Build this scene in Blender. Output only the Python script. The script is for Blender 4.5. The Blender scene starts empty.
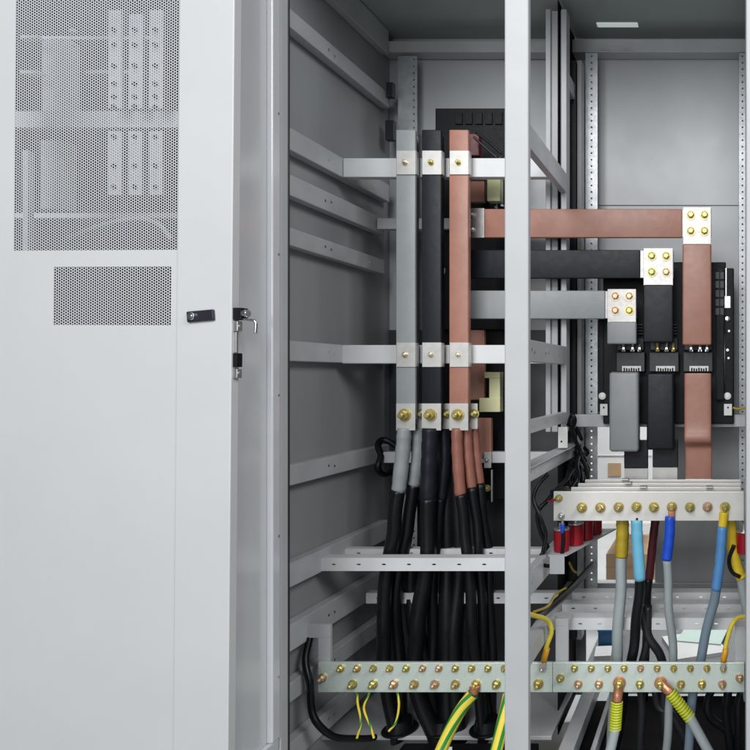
import bpy, bmesh, math, random
from mathutils import Vector, Matrix, Euler
random.seed(7)
R = math.radians
sc = bpy.context.scene
col = sc.collection
K = 0.0015625          # metres per photo pixel per metre of distance
CAM = 1.6              # camera stands 1.6 m in front of the cabinet fronts
VX, VY = 715.0, 375.0

def P(px, py, y):
    k = K * (CAM + y)
    return Vector(((px - VX) * k, y, (VY - py) * k))
def X(px, y=0.0): return (px - VX) * K * (CAM + y)
def Z(py, y=0.0): return (VY - py) * K * (CAM + y)
def S(n, y=0.0): return n * K * (CAM + y)

# ------------------------------------------------------------------ materials
MATS = {}
def mat(name, rgb, metal=0.0, rough=0.5, var=0.06, scale=8.0, bump=0.0, bscale=300.0, rvar=0.12, coat=0.0, streak=False, spec=None, tint=None, dirt=0.0):
    if name in MATS: return MATS[name]
    m = bpy.data.materials.new(name); m.use_nodes = True
    nt = m.node_tree; b = nt.nodes['Principled BSDF']
    tc = nt.nodes.new('ShaderNodeTexCoord')
    mp = nt.nodes.new('ShaderNodeMapping')
    nt.links.new(tc.outputs['Object'], mp.inputs['Vector'])
    if streak: mp.inputs['Scale'].default_value = (1, 1, 0.12)
    n = nt.nodes.new('ShaderNodeTexNoise'); n.inputs['Scale'].default_value = scale
    n.inputs['Detail'].default_value = 6; n.inputs['Roughness'].default_value = 0.6
    nt.links.new(mp.outputs['Vector'], n.inputs['Vector'])
    cr = nt.nodes.new('ShaderNodeValToRGB')
    t = tint or rgb
    cr.color_ramp.elements[0].position = 0.3; cr.color_ramp.elements[1].position = 0.7
    cr.color_ramp.elements[0].color = tuple(max(0, c * (1 - var)) for c in rgb) + (1,)
    cr.color_ramp.elements[1].color = tuple(min(1, c * (1 + var)) for c in t) + (1,)
    nt.links.new(n.outputs['Fac'], cr.inputs['Fac'])
    out = cr.outputs['Color']
    if dirt > 0:
        n3 = nt.nodes.new('ShaderNodeTexNoise'); n3.inputs['Scale'].default_value = 55
        n3.inputs['Detail'].default_value = 8; n3.inputs['Roughness'].default_value = 0.75
        nt.links.new(tc.outputs['Object'], n3.inputs['Vector'])
        r3 = nt.nodes.new('ShaderNodeMapRange')
        r3.inputs['From Min'].default_value = 0.62; r3.inputs['From Max'].default_value = 0.78
        r3.inputs['To Min'].default_value = 0.0; r3.inputs['To Max'].default_value = dirt
        nt.links.new(n3.outputs['Fac'], r3.inputs['Value'])
        mx = nt.nodes.new('ShaderNodeMix'); mx.data_type = 'RGBA'
        nt.links.new(r3.outputs['Result'], mx.inputs['Factor'])
        nt.links.new(out, mx.inputs['A'])
        mx.inputs['B'].default_value = (rgb[0]*0.35, rgb[1]*0.33, rgb[2]*0.30, 1)
        out = mx.outputs['Result']
    nt.links.new(out, b.inputs['Base Color'])
    rr = nt.nodes.new('ShaderNodeMapRange')
    rr.inputs['To Min'].default_value = max(0.03, rough - rvar); rr.inputs['To Max'].default_value = min(1, rough + rvar)
    n2 = nt.nodes.new('ShaderNodeTexNoise'); n2.inputs['Scale'].default_value = scale * 2.7; n2.inputs['Detail'].default_value = 4
    nt.links.new(mp.outputs['Vector'], n2.inputs['Vector'])
    nt.links.new(n2.outputs['Fac'], rr.inputs['Value'])
    nt.links.new(rr.outputs['Result'], b.inputs['Roughness'])
    b.inputs['Metallic'].default_value = metal
    if spec is not None: b.inputs['Specular IOR Level'].default_value = spec
    if coat: b.inputs['Coat Weight'].default_value = coat; b.inputs['Coat Roughness'].default_value = 0.15
    if bump > 0:
        nb = nt.nodes.new('ShaderNodeTexNoise'); nb.inputs['Scale'].default_value = bscale; nb.inputs['Detail'].default_value = 3
        nt.links.new(tc.outputs['Object'], nb.inputs['Vector'])
        bp = nt.nodes.new('ShaderNodeBump'); bp.inputs['Strength'].default_value = bump; bp.inputs['Distance'].default_value = 0.001
        nt.links.new(nb.outputs['Fac'], bp.inputs['Height'])
        nt.links.new(bp.outputs['Normal'], b.inputs['Normal'])
    MATS[name] = m
    return m

DOOR  = mat('door_paint', (0.595, 0.602, 0.61), 0, 0.42, 0.025, 3, 0.12, 450, 0.06, dirt=0.05)
PAINT = mat('grey_paint', (0.475, 0.485, 0.498), 0, 0.38, 0.04, 5, 0.12, 420, 0.08, dirt=0.10)
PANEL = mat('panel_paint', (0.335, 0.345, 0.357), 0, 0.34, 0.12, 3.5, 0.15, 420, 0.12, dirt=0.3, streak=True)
RAILP = mat('rail_paint', (0.50, 0.512, 0.528), 0, 0.40, 0.10, 7, 0.12, 420, 0.12, dirt=0.38)
GLOSS = mat('gloss_grey_paint', (0.62, 0.63, 0.65), 0, 0.17, 0.04, 4, 0.05, 300, 0.05, coat=0.4)
BACKP = mat('back_panel_paint', (0.49, 0.503, 0.52), 0, 0.40, 0.06, 4, 0.12, 420, 0.10, dirt=0.08)
ROOF  = mat('roof_paint', (0.36, 0.40, 0.385), 0, 0.16, 0.06, 5, 0.06, 300, 0.06)
GALV  = mat('galvanised_steel', (0.52, 0.54, 0.56), 0.55, 0.42, 0.16, 28, 0.08, 200, 0.16, dirt=0.2)
WHITEP= mat('white_rail_paint', (0.66, 0.67, 0.68), 0, 0.40, 0.05, 10, 0.1, 400, 0.1, dirt=0.18)
TIN   = mat('tinned_copper', (0.57, 0.562, 0.545), 0.45, 0.42, 0.09, 30, 0.10, 260, 0.14, dirt=0.3)
TINBAR= mat('tinned_bar', (0.70, 0.685, 0.655), 0.25, 0.34, 0.05, 14, 0.06, 260, 0.10, dirt=0.18)
EARTH = mat('zinc_bar', (0.68, 0.765, 0.705), 0.40, 0.27, 0.04, 9, 0.04, 220, 0.08, dirt=0.08)
GREYS = mat('grey_shrink', (0.28, 0.298, 0.310), 0, 0.40, 0.07, 14, 0.5, 50, 0.10)
BLACKS= mat('black_shrink', (0.010, 0.011, 0.0165), 0, 0.45, 0.15, 14, 0.5, 50, 0.10, spec=.3)
BROWNS= mat('brown_shrink', (0.37, 0.172, 0.125), 0, 0.40, 0.12, 14, 0.5, 50, 0.10)
BROWND= mat('brown_cable_sleeve', (0.27, 0.108, 0.080), 0, 0.36, 0.08, 14, 0.25, 120, 0.10)
RUBBER= mat('black_cable_jacket', (0.006, 0.0062, 0.008), 0, 0.36, 0.2, 30, 0.25, 160, 0.12, spec=.3)
PLASTIC=mat('black_plastic', (0.005, 0.0055, 0.0075), 0, 0.55, 0.2, 30, 0.15, 300, 0.12, spec=.25)
DGREY = mat('dark_grey_plastic', (0.015, 0.016, 0.019), 0, 0.42, 0.12, 20, 0.15, 300, 0.12)
CHROME= mat('chrome', (0.75, 0.76, 0.78), 1.0, 0.18, 0.04, 40, 0, 1, 0.08)
STEEL = mat('dull_steel', (0.55, 0.55, 0.55), 0.9, 0.34, 0.1, 60, 0.05, 300, 0.1)
GOLD = [mat('gold_zinc_yellow', (0.42, 0.31, 0.14), 0.7, 0.30, 0.3, 90, 0.1, 300, 0.12, tint=(0.58, 0.50, 0.17)),
        mat('gold_zinc_pink', (0.46, 0.28, 0.22), 0.7, 0.30, 0.3, 90, 0.1, 300, 0.12, tint=(0.62, 0.48, 0.30)),
        mat('gold_zinc_green', (0.27, 0.29, 0.12), 0.7, 0.30, 0.3, 90, 0.1, 300, 0.12, tint=(0.58, 0.50, 0.20)),
        mat('gold_zinc_deep', (0.37, 0.24, 0.10), 0.7, 0.30, 0.3, 90, 0.1, 300, 0.12, tint=(0.60, 0.50, 0.24))]
PALE  = mat('pale_bolt_zinc', (0.72, 0.66, 0.52), 0.8, 0.28, 0.12, 80, 0.1, 300, 0.12)
COPPER= mat('bare_copper', (0.62, 0.27, 0.15), 0.7, 0.36, 0.12, 60, 0.1, 200, 0.12)
YELLOW= mat('yellow_shrink', (0.70, 0.50, 0.03), 0, 0.38, 0.08, 20, 0.25, 150, 0.1)
YWIRE = mat('yellow_wire', (0.85, 0.68, 0.07), 0, 0.36, 0.08, 20, 0.1, 150, 0.1)
ORANGE= mat('orange_crimp', (0.75, 0.36, 0.02), 0, 0.35, 0.08, 30, 0.1, 150, 0.1)
OCHRE = mat('ochre_shrink', (0.42, 0.30, 0.02), 0, 0.4, 0.1, 20, 0.25, 150, 0.1)
LIME  = mat('lime_shrink', (0.55, 0.60, 0.03), 0, 0.36, 0.1, 20, 0.2, 150, 0.1)
GREEN = mat('green_stripe', (0.03, 0.27, 0.05), 0, 0.36, 0.1, 20, 0.1, 150, 0.1)
LBLUE = mat('light_blue_shrink', (0.16, 0.47, 0.66), 0, 0.38, 0.06, 20, 0.25, 150, 0.1)
BLUE  = mat('blue_shrink', (0.010, 0.075, 0.56), 0, 0.36, 0.08, 20, 0.25, 150, 0.1)
MBLUE = mat('mid_blue_shrink', (0.09, 0.26, 0.56), 0, 0.38, 0.08, 20, 0.25, 150, 0.1)
GCABLE= mat('grey_cable_jacket', (0.34, 0.38, 0.39), 0, 0.42, 0.06, 20, 0.15, 150, 0.1)
SLATE = mat('slate_cable_jacket', (0.20, 0.27, 0.33), 0, 0.42, 0.06, 20, 0.15, 150, 0.1)
DRED  = mat('dark_red_sleeve', (0.10, 0.012, 0.016), 0, 0.4, 0.1, 20, 0.2, 150, 0.1)
RED   = mat('red_insulator', (0.30, 0.005, 0.014), 0, 0.25, 0.06, 20, 0.03, 150, 0.05)
CREAM = mat('cream_plastic', (0.62, 0.62, 0.36), 0, 0.4, 0.06, 20, 0.05, 150, 0.1)
WPLAST= mat('white_plastic', (0.75, 0.75, 0.72), 0, 0.4, 0.04, 20, 0.05, 150, 0.1)
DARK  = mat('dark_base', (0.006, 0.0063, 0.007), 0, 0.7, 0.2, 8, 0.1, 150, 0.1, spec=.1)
WALLM = mat('hall_wall', (0.62, 0.60, 0.565), 0, 0.8, 0.03, 2, 0.1, 80, 0.1)
FLOORM= mat('hall_floor', (0.30, 0.31, 0.31), 0, 0.45, 0.08, 2, 0.05, 80, 0.1)
CARD  = mat('cardboard', (0.50, 0.33, 0.19), 0, 0.75, 0.08, 12, 0.2, 120, 0.1)
PAPER = mat('paper', (0.80, 0.81, 0.80), 0, 0.7, 0.02, 6, 0, 1, 0.05)
PAPERG= mat('pale_green_paper', (0.27, 0.34, 0.31), 0, 0.7, 0.05, 6, 0, 1, 0.05)
BINB  = mat('blue_bin', (0.02, 0.12, 0.28), 0, 0.4, 0.05, 6, 0, 1, 0.05)
NEIGHB= mat('pale_bar', (0.62, 0.63, 0.67), 0.0, 0.4, 0.04, 20, 0.05, 200, 0.1)

# ------------------------------------------------------------------ scene graph helpers
ORG = {}
def tag(o, label=None, cat=None, group=None, kind=None):
    if label: o['label'] = label
    if cat: o['category'] = cat
    if group: o['group'] = group
    if kind: o['kind'] = kind
    return o
def thing(name, loc, label, cat, group=None):
    o = bpy.data.objects.new(name, None); col.objects.link(o)
    o.empty_display_size = 0.02
    o.location = loc
    ORG[o] = Vector(loc)
    return tag(o, label, cat, group)
def obj(name, bm, mats, parent=None, smooth=None):
    """bm holds world coordinates; linked as one mesh object under parent"""
    me = bpy.data.meshes.new(name)
    bm.normal_update(); bm.to_mesh(me); bm.free()
    if not isinstance(mats, (list, tuple)): mats = [mats]
    for m in mats: me.materials.append(m)
    o = bpy.data.objects.new(name, me); col.objects.link(o)
    if parent is not None:
        me.transform(Matrix.Translation(-ORG[parent]))
        o.parent = parent; ORG[o] = ORG[parent]
    else:
        c = sum((v.co for v in me.vertices), Vector()) / max(1, len(me.vertices))
        zmin = min(v.co.z for v in me.vertices)
        c.z = zmin
        me.transform(Matrix.Translation(-c)); o.location = c; ORG[o] = c
    if smooth:
        for p in me.polygons: p.use_smooth = True
        me.set_sharp_from_angle(angle=R(smooth))
    return o

def merge(bm, bm2):
    me = bpy.data.meshes.new('tmp'); bm2.to_mesh(me); bm2.free(); bm.from_mesh(me); bpy.data.meshes.remove(me)
def NB(): return bmesh.new()
def box(bm, lo, hi, bev=0.0, seg=2, mi=0):
    b = bmesh.new()
    bmesh.ops.create_cube(b, size=1)
    lo, hi = Vector(lo), Vector(hi)
    for v in b.verts:
        v.co = Vector(((lo[i] + hi[i]) / 2 + v.co[i] * (hi[i] - lo[i])) for i in range(3))
    if bev > 0:
        bev = min(bev, 0.45 * min(abs(hi[i] - lo[i]) for i in range(3)))
        bmesh.ops.bevel(b, geom=list(b.edges), offset=bev, segments=seg, affect='EDGES', profile=0.5)
    for f in b.faces: f.material_index = mi
    merge(bm, b); return bm
def pbox(bm, x0, y0, x1, y1, d, t, bev=0.001, seg=2, mi=0):
    """box whose front face at depth d covers photo pixels x0..x1, y0..y1; t metres thick"""
    return box(bm, (X(x0, d), d, Z(y1, d)), (X(x1, d), d + t, Z(y0, d)), bev, seg, mi)
def cyl(bm, c, axis, r, h, n=16, r2=None, bev=0.0, mi=0):
    """cylinder starting at c going h along axis"""
    b = bmesh.new()
    bmesh.ops.create_cone(b, cap_ends=True, segments=n, radius1=r, radius2=r if r2 is None else r2, depth=h)
    if bev > 0:
        es = [e for e in b.edges if len(e.link_faces) == 2 and any(len(f.verts) > 4 for f in e.link_faces)]
        bmesh.ops.bevel(b, geom=es, offset=bev, segments=2, affect='EDGES', profile=0.5)
    q = Vector((0, 0, 1)).rotation_difference(Vector(axis).normalized())
    M = Matrix.Translation(Vector(c) + Vector(axis).normalized() * h / 2) @ q.to_matrix().to_4x4()
    bmesh.ops.transform(b, matrix=M, verts=b.verts)
    for f in b.faces: f.material_index = mi
    merge(bm, b); return bm

def spline(pts, n=10):
    pts = [Vector(p) for p in pts]
    if len(pts) < 3:
        return [pts[0].lerp(pts[-1], i / n) for i in range(n + 1)]
    out = []
    e = [pts[0] * 2 - pts[1]] + pts + [pts[-1] * 2 - pts[-2]]
    for i in range(1, len(e) - 2):
        p0, p1, p2, p3 = e[i-1:i+3]
        for j in range(n):
            t = j / n
            out.append(0.5 * ((2*p1) + (-p0+p2)*t + (2*p0-5*p1+4*p2-p3)*t*t + (-p0+3*p1-3*p2+p3)*t**3))
    out.append(pts[-1]); return out
def tube(bm, path, r, seg=14, rf=None, mf=None, cap=True, flat=1.0, tw=0.0):
    path = [Vector(p) for p in path]
    n = len(path); rings = []
    T = [(path[min(i+1, n-1)] - path[max(i-1, 0)]).normalized() for i in range(n)]
    N = T[0].cross(Vector((0, 1, 0)))
    if N.length < 1e-3: N = T[0].cross(Vector((1, 0, 0)))
    N.normalize()
    for i in range(n):
        if i:
            N = N - T[i] * N.dot(T[i]); N.normalize()
        B = T[i].cross(N)
        rr = r * (rf(i / (n - 1), i) if rf else 1.0)
        rings.append([bm.verts.new(path[i] + (N * math.cos(2*math.pi*k/seg + i*tw) + B * math.sin(2*math.pi*k/seg + i*tw) * flat) * rr) for k in range(seg)])
    for i in range(n - 1):
        for k in range(seg):
            f = bm.faces.new((rings[i][k], rings[i][(k+1) % seg], rings[i+1][(k+1) % seg], rings[i+1][k]))
            if mf: f.material_index = mf(i, k)
            f.smooth = True
    if cap:
        f = bm.faces.new(list(reversed(rings[0])));  f.material_index = mf(0, 0) if mf else 0
        f = bm.faces.new(rings[-1]);  f.material_index = mf(n-2, 0) if mf else 0
    return bm

def perf(bm, o, u, v, nrm, W, H, cols, rows, hole, t, n=8, skip=None, slot=1.0):
    """plate W x H spanned by unit vectors u, v from corner o; a grid of real holes, t metres thick along nrm"""
    o, u, v, nrm = Vector(o), Vector(u), Vector(v), Vector(nrm)
    cw, ch = W / cols, H / rows
    outer = [(1, 0), (1, 1), (0, 1), (-1, 1), (-1, 0), (-1, -1), (0, -1), (1, -1)]
    for r in range(rows):
        for c in range(cols):
            cx, cy = (c + .5) * cw, (r + .5) * ch
            def pt(a, b, d): return bm.verts.new(o + u * (cx + a) + v * (cy + b) + nrm * d)
            if skip and skip(c, r):
                for d in (0, t):
                    bm.faces.new([pt(a * cw/2, b * ch/2, d) for a, b in ((1,-1),(1,1),(-1,1),(-1,-1))])
                continue
            ring = {}
            for d in (0, t):
                ring[d, 'o'] = [pt(a * cw/2, b * ch/2, d) for a, b in outer]
                ring[d, 'i'] = [pt(math.cos(k*math.pi/4) * hole * slot, math.sin(k*math.pi/4) * hole, d) for k in range(8)]
                for k in range(8):
                    j = (k + 1) % 8
                    bm.faces.new((ring[d,'o'][k], ring[d,'o'][j], ring[d,'i'][j], ring[d,'i'][k]))
            for k in range(8):
                j = (k + 1) % 8
                bm.faces.new((ring[0,'i'][k], ring[0,'i'][j], ring[t,'i'][j], ring[t,'i'][k]))
    cs = [(0, 0), (W, 0), (W, H), (0, H)]
    for i in range(4):
        a, b = cs[i], cs[(i+1) % 4]
        bm.faces.new([bm.verts.new(o + u*p[0] + v*p[1] + nrm*d) for p, d in ((a,0),(b,0),(b,t),(a,t))])
    bmesh.ops.remove_doubles(bm, verts=bm.verts, dist=1e-5)
    bmesh.ops.recalc_face_normals(bm, faces=bm.faces)
    return bm

# bolts share mesh data ------------------------------------------------------
BOLT = {}
def bolt_mesh(kind, mi):
    key = (kind, mi)
    if key in BOLT: return BOLT[key]
    b = NB(); ax = (0, -1, 0)
    if kind == 'stud':        # washer, spring washer, nut and a long stud end
        cyl(b, (0, 0, 0), ax, 1.0, 0.16, 28)
        cyl(b, (0, -.16, 0), ax, 0.80, 0.16, 24, .70)
        cyl(b, (0, -.32, 0), ax, 0.70, 0.50, 6); cyl(b, (0, -.82, 0), ax, 0.70, 0.08, 6, .58)
        cyl(b, (0, -.90, 0), ax, 0.40, 0.45, 16); cyl(b, (0, -1.35, 0), ax, 0.40, 0.10, 16, .28)
    elif kind == 'long':
        cyl(b, (0, 0, 0), ax, 1.0, 0.16, 28)
        cyl(b, (0, -.16, 0), ax, 0.78, 0.16, 24, .70)
        cyl(b, (0, -.32, 0), ax, 0.74, 0.52, 6); cyl(b, (0, -.84, 0), ax, 0.74, 0.08, 6, .60)
        cyl(b, (0, -.92, 0), ax, 0.42, 0.78, 16); cyl(b, (0, -1.70, 0), ax, 0.42, 0.12, 16, .28)
        for q in range(5): cyl(b, (0, -1.0 - q * .14, 0), ax, 0.45, 0.06, 16)
    else:                     # hex head
        cyl(b, (0, 0, 0), ax, 1.05, 0.16, 28)
        cyl(b, (0, -.16, 0), ax, 0.82, 0.14, 24, .72)
        cyl(b, (0, -.30, 0), ax, 0.68, 0.42, 6); cyl(b, (0, -.72, 0), ax, 0.68, 0.10, 6, .52)
    me = bpy.data.meshes.new('bolt'); b.normal_update(); b.to_mesh(me); b.free()
    me.materials.append(mi)
    for p in me.polygons: p.use_smooth = True
    me.set_sharp_from_angle(angle=R(30))
    BOLT[key] = me; return me
def bolt(parent, pos, r, kind='stud', m=None):
    m = m or random.choice(GOLD)
    o = bpy.data.objects.new('bolt', bolt_mesh(kind, m)); col.objects.link(o)
    o.parent = parent; o.location = Vector(pos) - ORG[parent]
    o.scale = (r, r, r); o.rotation_euler = (0, random.uniform(0, 6.28), 0)
    return o

YH = Vector((0, 1, 0)); XH = Vector((1, 0, 0)); ZH = Vector((0, 0, 1))
U = 0.0025                                     # one photo pixel at the cabinet fronts
FLOOR = -1.16
TOP = 1.262
WALLX = X(226); RAILX = X(240)
PARTX = X(517)                                 # plane between the two open cabinets

# ------------------------------------------------------------------ the hall
b = NB(); box(b, (-6, -5, -1.36), (5, 5, -1.30)); tag(obj('floor', b, FLOORM), kind='structure')
b = NB(); box(b, (-6, 4.0, -1.30), (5, 4.1, 2.9)); tag(obj('hall_wall', b, WALLM), 'white hall wall seen through the open back of the right cabinet', 'wall')

# ------------------------------------------------------------------ LEFT OPEN CABINET
cab = thing('switchgear_cabinet', (X(400), 0.4, -1.30), 'grey open cabinet left of the centre post with three vertical busbars inside', 'cabinet', 'open switchgear cabinets')
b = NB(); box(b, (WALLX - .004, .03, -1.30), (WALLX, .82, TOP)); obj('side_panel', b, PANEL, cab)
b = NB(); box(b, (WALLX, .804, Z(330, .8) - .03), (PARTX - .03, .808, TOP)); obj('back_panel', b, BACKP, cab)
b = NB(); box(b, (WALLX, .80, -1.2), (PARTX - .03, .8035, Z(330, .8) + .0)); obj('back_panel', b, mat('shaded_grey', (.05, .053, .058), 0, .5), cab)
b = NB(); box(b, (WALLX, .02, TOP), (PARTX - .0002, .82, TOP + .004)); obj('roof', b, ROOF, cab)
# roof beams
b = NB(); box(b, (WALLX + .003, .74, Z(52, .74)), (PARTX - .03, .795, Z(41, .74)), .002)
box(b, (WALLX + .002, .05, 1.17), (RAILX - .004, .738, 1.258), .002)
obj('roof_beam', b, RAILP, cab)
# front posts
b = NB(); box(b, (X(226), 0, -1.3), (X(280.6), .035, TOP + .1), .003)
obj('front_post', b, PAINT, cab)
b = NB(); box(b, (X(280.6) + .0002, .026, -1.3), (X(280.6) + .003, .031, TOP), .001); obj('door_seal', b, DGREY, cab)
b = NB(); box(b, (X(504.3), 0, -1.3), (X(528.4), .022, TOP + .1), .0035); obj('centre_post', b, PAINT, cab)
# rear perforated upright
b = NB(); d = .74
perf(b, (X(398, d), d, Z(56, d) - 2.0), XH, ZH, YH, S(19, d), 2.0, 3, 80, .0035, .003, skip=lambda c, r: c != 2)
box(b, (X(398, d), d + .0035, Z(56, d) - 2.0), (X(398, d) + .003, d + .05, Z(56, d)))
obj('rear_upright', b, GALV, cab)
# side rails, each with a folded top lip and mounting holes
def rail(parent, name, xface, xwall, ztop, zbot, y0, y1, m=RAILP, holes=True):
    b = NB()
    s = 1 if xface > xwall else -1
    lo, hi = min(xface, xwall + s*.002), max(xface, xwall + s*.002)
    box(b, (lo, y0, zbot), (hi, y1, ztop), .0025)
    o = obj(name, b, m, parent)
    if holes:
        for y in (y0 + .08, y0 + .105, (y0 + y1)/2 - .02, (y0+y1)/2 + .01, y1 - .1):
            b = NB(); cyl(b, (xface - s*.002, y, (ztop+zbot)/2 + random.uniform(-.004, .004)), (s, 0, 0), .0042, .0026, 12)
            obj('rail_screw', b, STEEL, o)
    return o
RZ = [(410, 389), (277, 252), (224.5, 201), (165, 145), (38.5, 15.5), (-101, -124), (-211, -238), (-280, -310), (-345, -367), (-412, -436)]
for i, (a, c) in enumerate(RZ):
    rail(cab, 'side_rail', RAILX, WALLX, a * U, c * U, .04, .70 if i in (2, 3) else .735)
# straight cross rails carrying the busbars
CRD = .44
def crossrail(parent, x0, x1, y0, y1, d, t=.03, m=WHITEP, holes=0, name='cross_rail', endx=None):
    b = NB()
    xe = X(x1, d) if endx is None else endx
    if not holes: box(b, (X(x0, d), d, Z(y1, d)), (xe, d + t, Z(y0, d)), .0022)
    else:
        box(b, (X(x0, d), d + .0031, Z(y0, d) - .003), (xe, d + t, Z(y0, d)), .001)
        box(b, (X(x0, d), d + .0031, Z(y1, d)), (xe, d + t * .6, Z(y1, d) + .003), .001)
    if holes:
        W = xe - X(x0, d); H = Z(y0, d) - Z(y1, d)
        perf(b, (X(x0, d), d, Z(y1, d)), XH, ZH, YH, W, H, holes, 1, .0027, .003, slot=2.6)
    return obj(name, b, m, parent)
crossrail(cab, 343, 520, 158, 177, CRD, endx=PARTX - .032)
crossrail(cab, 342, 520, 345, 363.5, CRD, endx=PARTX - .032)
crossrail(cab, 377, 520, 218, 229, .64, m=RAILP, endx=PARTX - .032)
crossrail(cab, 383, 520, 452, 463, .58, m=RAILP, endx=PARTX - .032)
crossrail(cab, 321, 520, 558, 571, .33, t=.04, holes=9, endx=PARTX - .012)
crossrail(cab, 345, 520, 549, 557.5, .455, t=.03, holes=8, endx=PARTX - .012)
crossrail(cab, 366, 520, 593, 603.5, .47, t=.03, holes=8, m=RAILP, endx=PARTX - .012)
# bracket holding the left earth bar
b = NB(); d = .262
pbox(b, 306, 625, 330, 638, d, .012, .001); box(b, (X(318, d), d, Z(664, d)), (X(330, d), d + .012, Z(638, d) - .0002), .001)
obj('bar_bracket', b, PAINT, cab)
# floor plate and dark sump in front of it
b = NB(); box(b, (WALLX, .385, -1.133), (PARTX - .012, .80, -1.120), .002)
obj('floor_plate', b, PAINT, cab)
b = NB(); box(b, (X(330), .30, -1.29), (PARTX - .05, .383, -1.140), .003); obj('base_plinth', b, DARK, cab)
b = NB(); d = .298; pbox(b, 437, 747, 452, 756, d, .0015, 0); obj('rating_sticker', b, PAPER, cab)
# little fittings at the rear of the wall
for q in ((385, 120, 394, 140), (386, 82, 393, 97)):
    b = NB(); pbox(b, *q, .70, .02, .002); obj('wall_clip', b, DGREY, cab)

# open return panel between the cabinet and the white door (hinged door seen edge-on)
xp = X(281)
b = NB(); y1 = -.132
box(b, (xp - .020, y1, -1.3), (xp - .016, -.002, TOP + .1))
box(b, (xp - .016, -.030, -.905), (xp, -.002, TOP + .1), .003)
box(b, (xp - .016, y1, -.935), (xp - .003, -.0022, -.906), .003)
for zz in (.0,): pass
obj('open_door', b, GLOSS, cab)
for k in range(6):
    b = NB(); cyl(b, (xp - .0005, -.010, -0.75 + k * .35), (1, 0, 0), .003, .002, 10); obj('hinge_screw', b, STEEL, cab)

# ------------------------------------------------------------------ RIGHT OPEN CABINET
rc = thing('switchgear_cabinet', (X(640), 0.4, -1.30), 'grey open cabinet right of the centre post holding the black breaker', 'cabinet', 'open switchgear cabinets')
xr = X(775)
b = NB(); box(b, (PARTX - .028, .80, Z(205.5, .8) + .0015), (xr, .805, TOP), .001); obj('back_panel', b, BACKP, rc)
b = NB(); box(b, (PARTX - .028, .806, Z(425, .8)), (xr, .811, Z(205.5, .8) + .02), .001); obj('back_panel', b, BACKP, rc)
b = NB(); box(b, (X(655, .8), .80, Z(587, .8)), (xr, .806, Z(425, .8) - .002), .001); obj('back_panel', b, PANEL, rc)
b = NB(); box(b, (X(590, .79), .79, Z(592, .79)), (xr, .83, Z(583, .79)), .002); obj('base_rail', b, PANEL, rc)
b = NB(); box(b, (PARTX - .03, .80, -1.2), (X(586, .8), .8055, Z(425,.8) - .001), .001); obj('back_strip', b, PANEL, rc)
b = NB(); box(b, (PARTX, .02, TOP), (xr, .82, TOP + .004)); obj('roof', b, ROOF, rc)
b = NB(); box(b, (PARTX - .028, .74, Z(52, .74)), (xr, .795, Z(39, .74)), .002); obj('roof_beam', b, RAILP, rc)
b = NB(); dd = 1.262 / ((375 - 24.5) * K) - CAM; box(b, (X(597, dd), dd - .014, TOP - .003), (X(638, dd), dd + .014, TOP - .0002), .001); obj('roof_glint', b, mat('glint_glow', (.8, .85, .82), 0, .5), rc)  # faintly glowing strip added in place of a glossy highlight on the roof
_n = MATS['glint_glow'].node_tree.nodes['Principled BSDF']; _n.inputs['Emission Color'].default_value = (.85, .95, .9, 1); _n.inputs['Emission Strength'].default_value = .34
b = NB(); pbox(b, 597, 47.5, 638, 50.5, .7385, .0013, 0); obj('beam_glint', b, GALV, rc)  # pale strip standing in for the matching highlight on the beam
b = NB(); box(b, (X(746), 0, -1.3), (X(790), .045, TOP + .1), .0035); obj('front_post', b, PAINT, rc)
b = NB(); box(b, (xr, .05, -1.3), (xr + .004, .82, TOP)); obj('side_panel', b, PANEL, rc)
for (x0, x1, nm) in ((585.5, 597.5, 0), (739, 746, 1)):
    b = NB(); d = .73
    perf(b, (X(x0, d), d, Z(53, d) - 2.07), XH, ZH, YH, S(x1 - x0, d), 2.07, 1, 88, .0036, .003)
    box(b, (X(x0, d), d + .0035, Z(53, d) - 2.07), (X(x0, d) + .003, d + .05, Z(53, d)))
    obj('rear_upright', b, GALV, rc)
# partition: intermediate uprights between the two cabinets
d = .55
b = NB()
pbox(b, 545.5, 9, 550.5, 432, d, .02, .002); pbox(b, 561, 9, 566.5, 432, d - .01, .05, .002)
box(b, (X(550.5, d) + .0005, d + .012, Z(432, d)), (X(561, d - .01) - .0005, d + .016, Z(9, d)))
obj('partition_upright', b, PAINT, rc)
b = NB()
d = .66; pbox(b, 568, 60, 576, 640, d, .03, .002)
obj('partition_upright', b, DGREY, rc)
b = NB(); pbox(b, 577, 60, 581.5, 640, d, .05, .002)
obj('partition_upright', b, PANEL, rc)
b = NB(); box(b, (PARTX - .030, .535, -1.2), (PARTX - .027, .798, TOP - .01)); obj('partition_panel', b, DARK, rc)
PF = PARTX + .0
for (a, c, y1) in ((269, 243, .532), (38, 14, .532), (-49, -63, .532), (-97, -115, .68), (-211, -238, .70), (410, 389, .72)):
    rail(rc, 'side_rail', PF, PARTX - .024, a * U, c * U, .57 if a == 410 else .05, y1, m=RAILP, holes=(a != 269))
# shelf on top of the wide lower rail
b = NB(); box(b, (PARTX - .024, .06, -97*U + .0005), (PARTX + .02, .68, -97*U + .004), .001); obj('rail_lip', b, RAILP, rc)
b = NB(); d = .44; pbox(b, 558, 427, 567.5, 448, d, .004, .001); obj('tab_plate', b, WPLAST, rc)
b = NB(); cyl(b, P(561.5, 441.5, d - .0002), (0, -1, 0), .003, .0015, 10); obj('tab_screw', b, PLASTIC, rc)
# breaker mounting rail
d = .62
b = NB(); pbox(b, 574, 414.5, 746, 427, d, .03, .0025); obj('mounting_rail', b, PAINT, rc)
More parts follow.
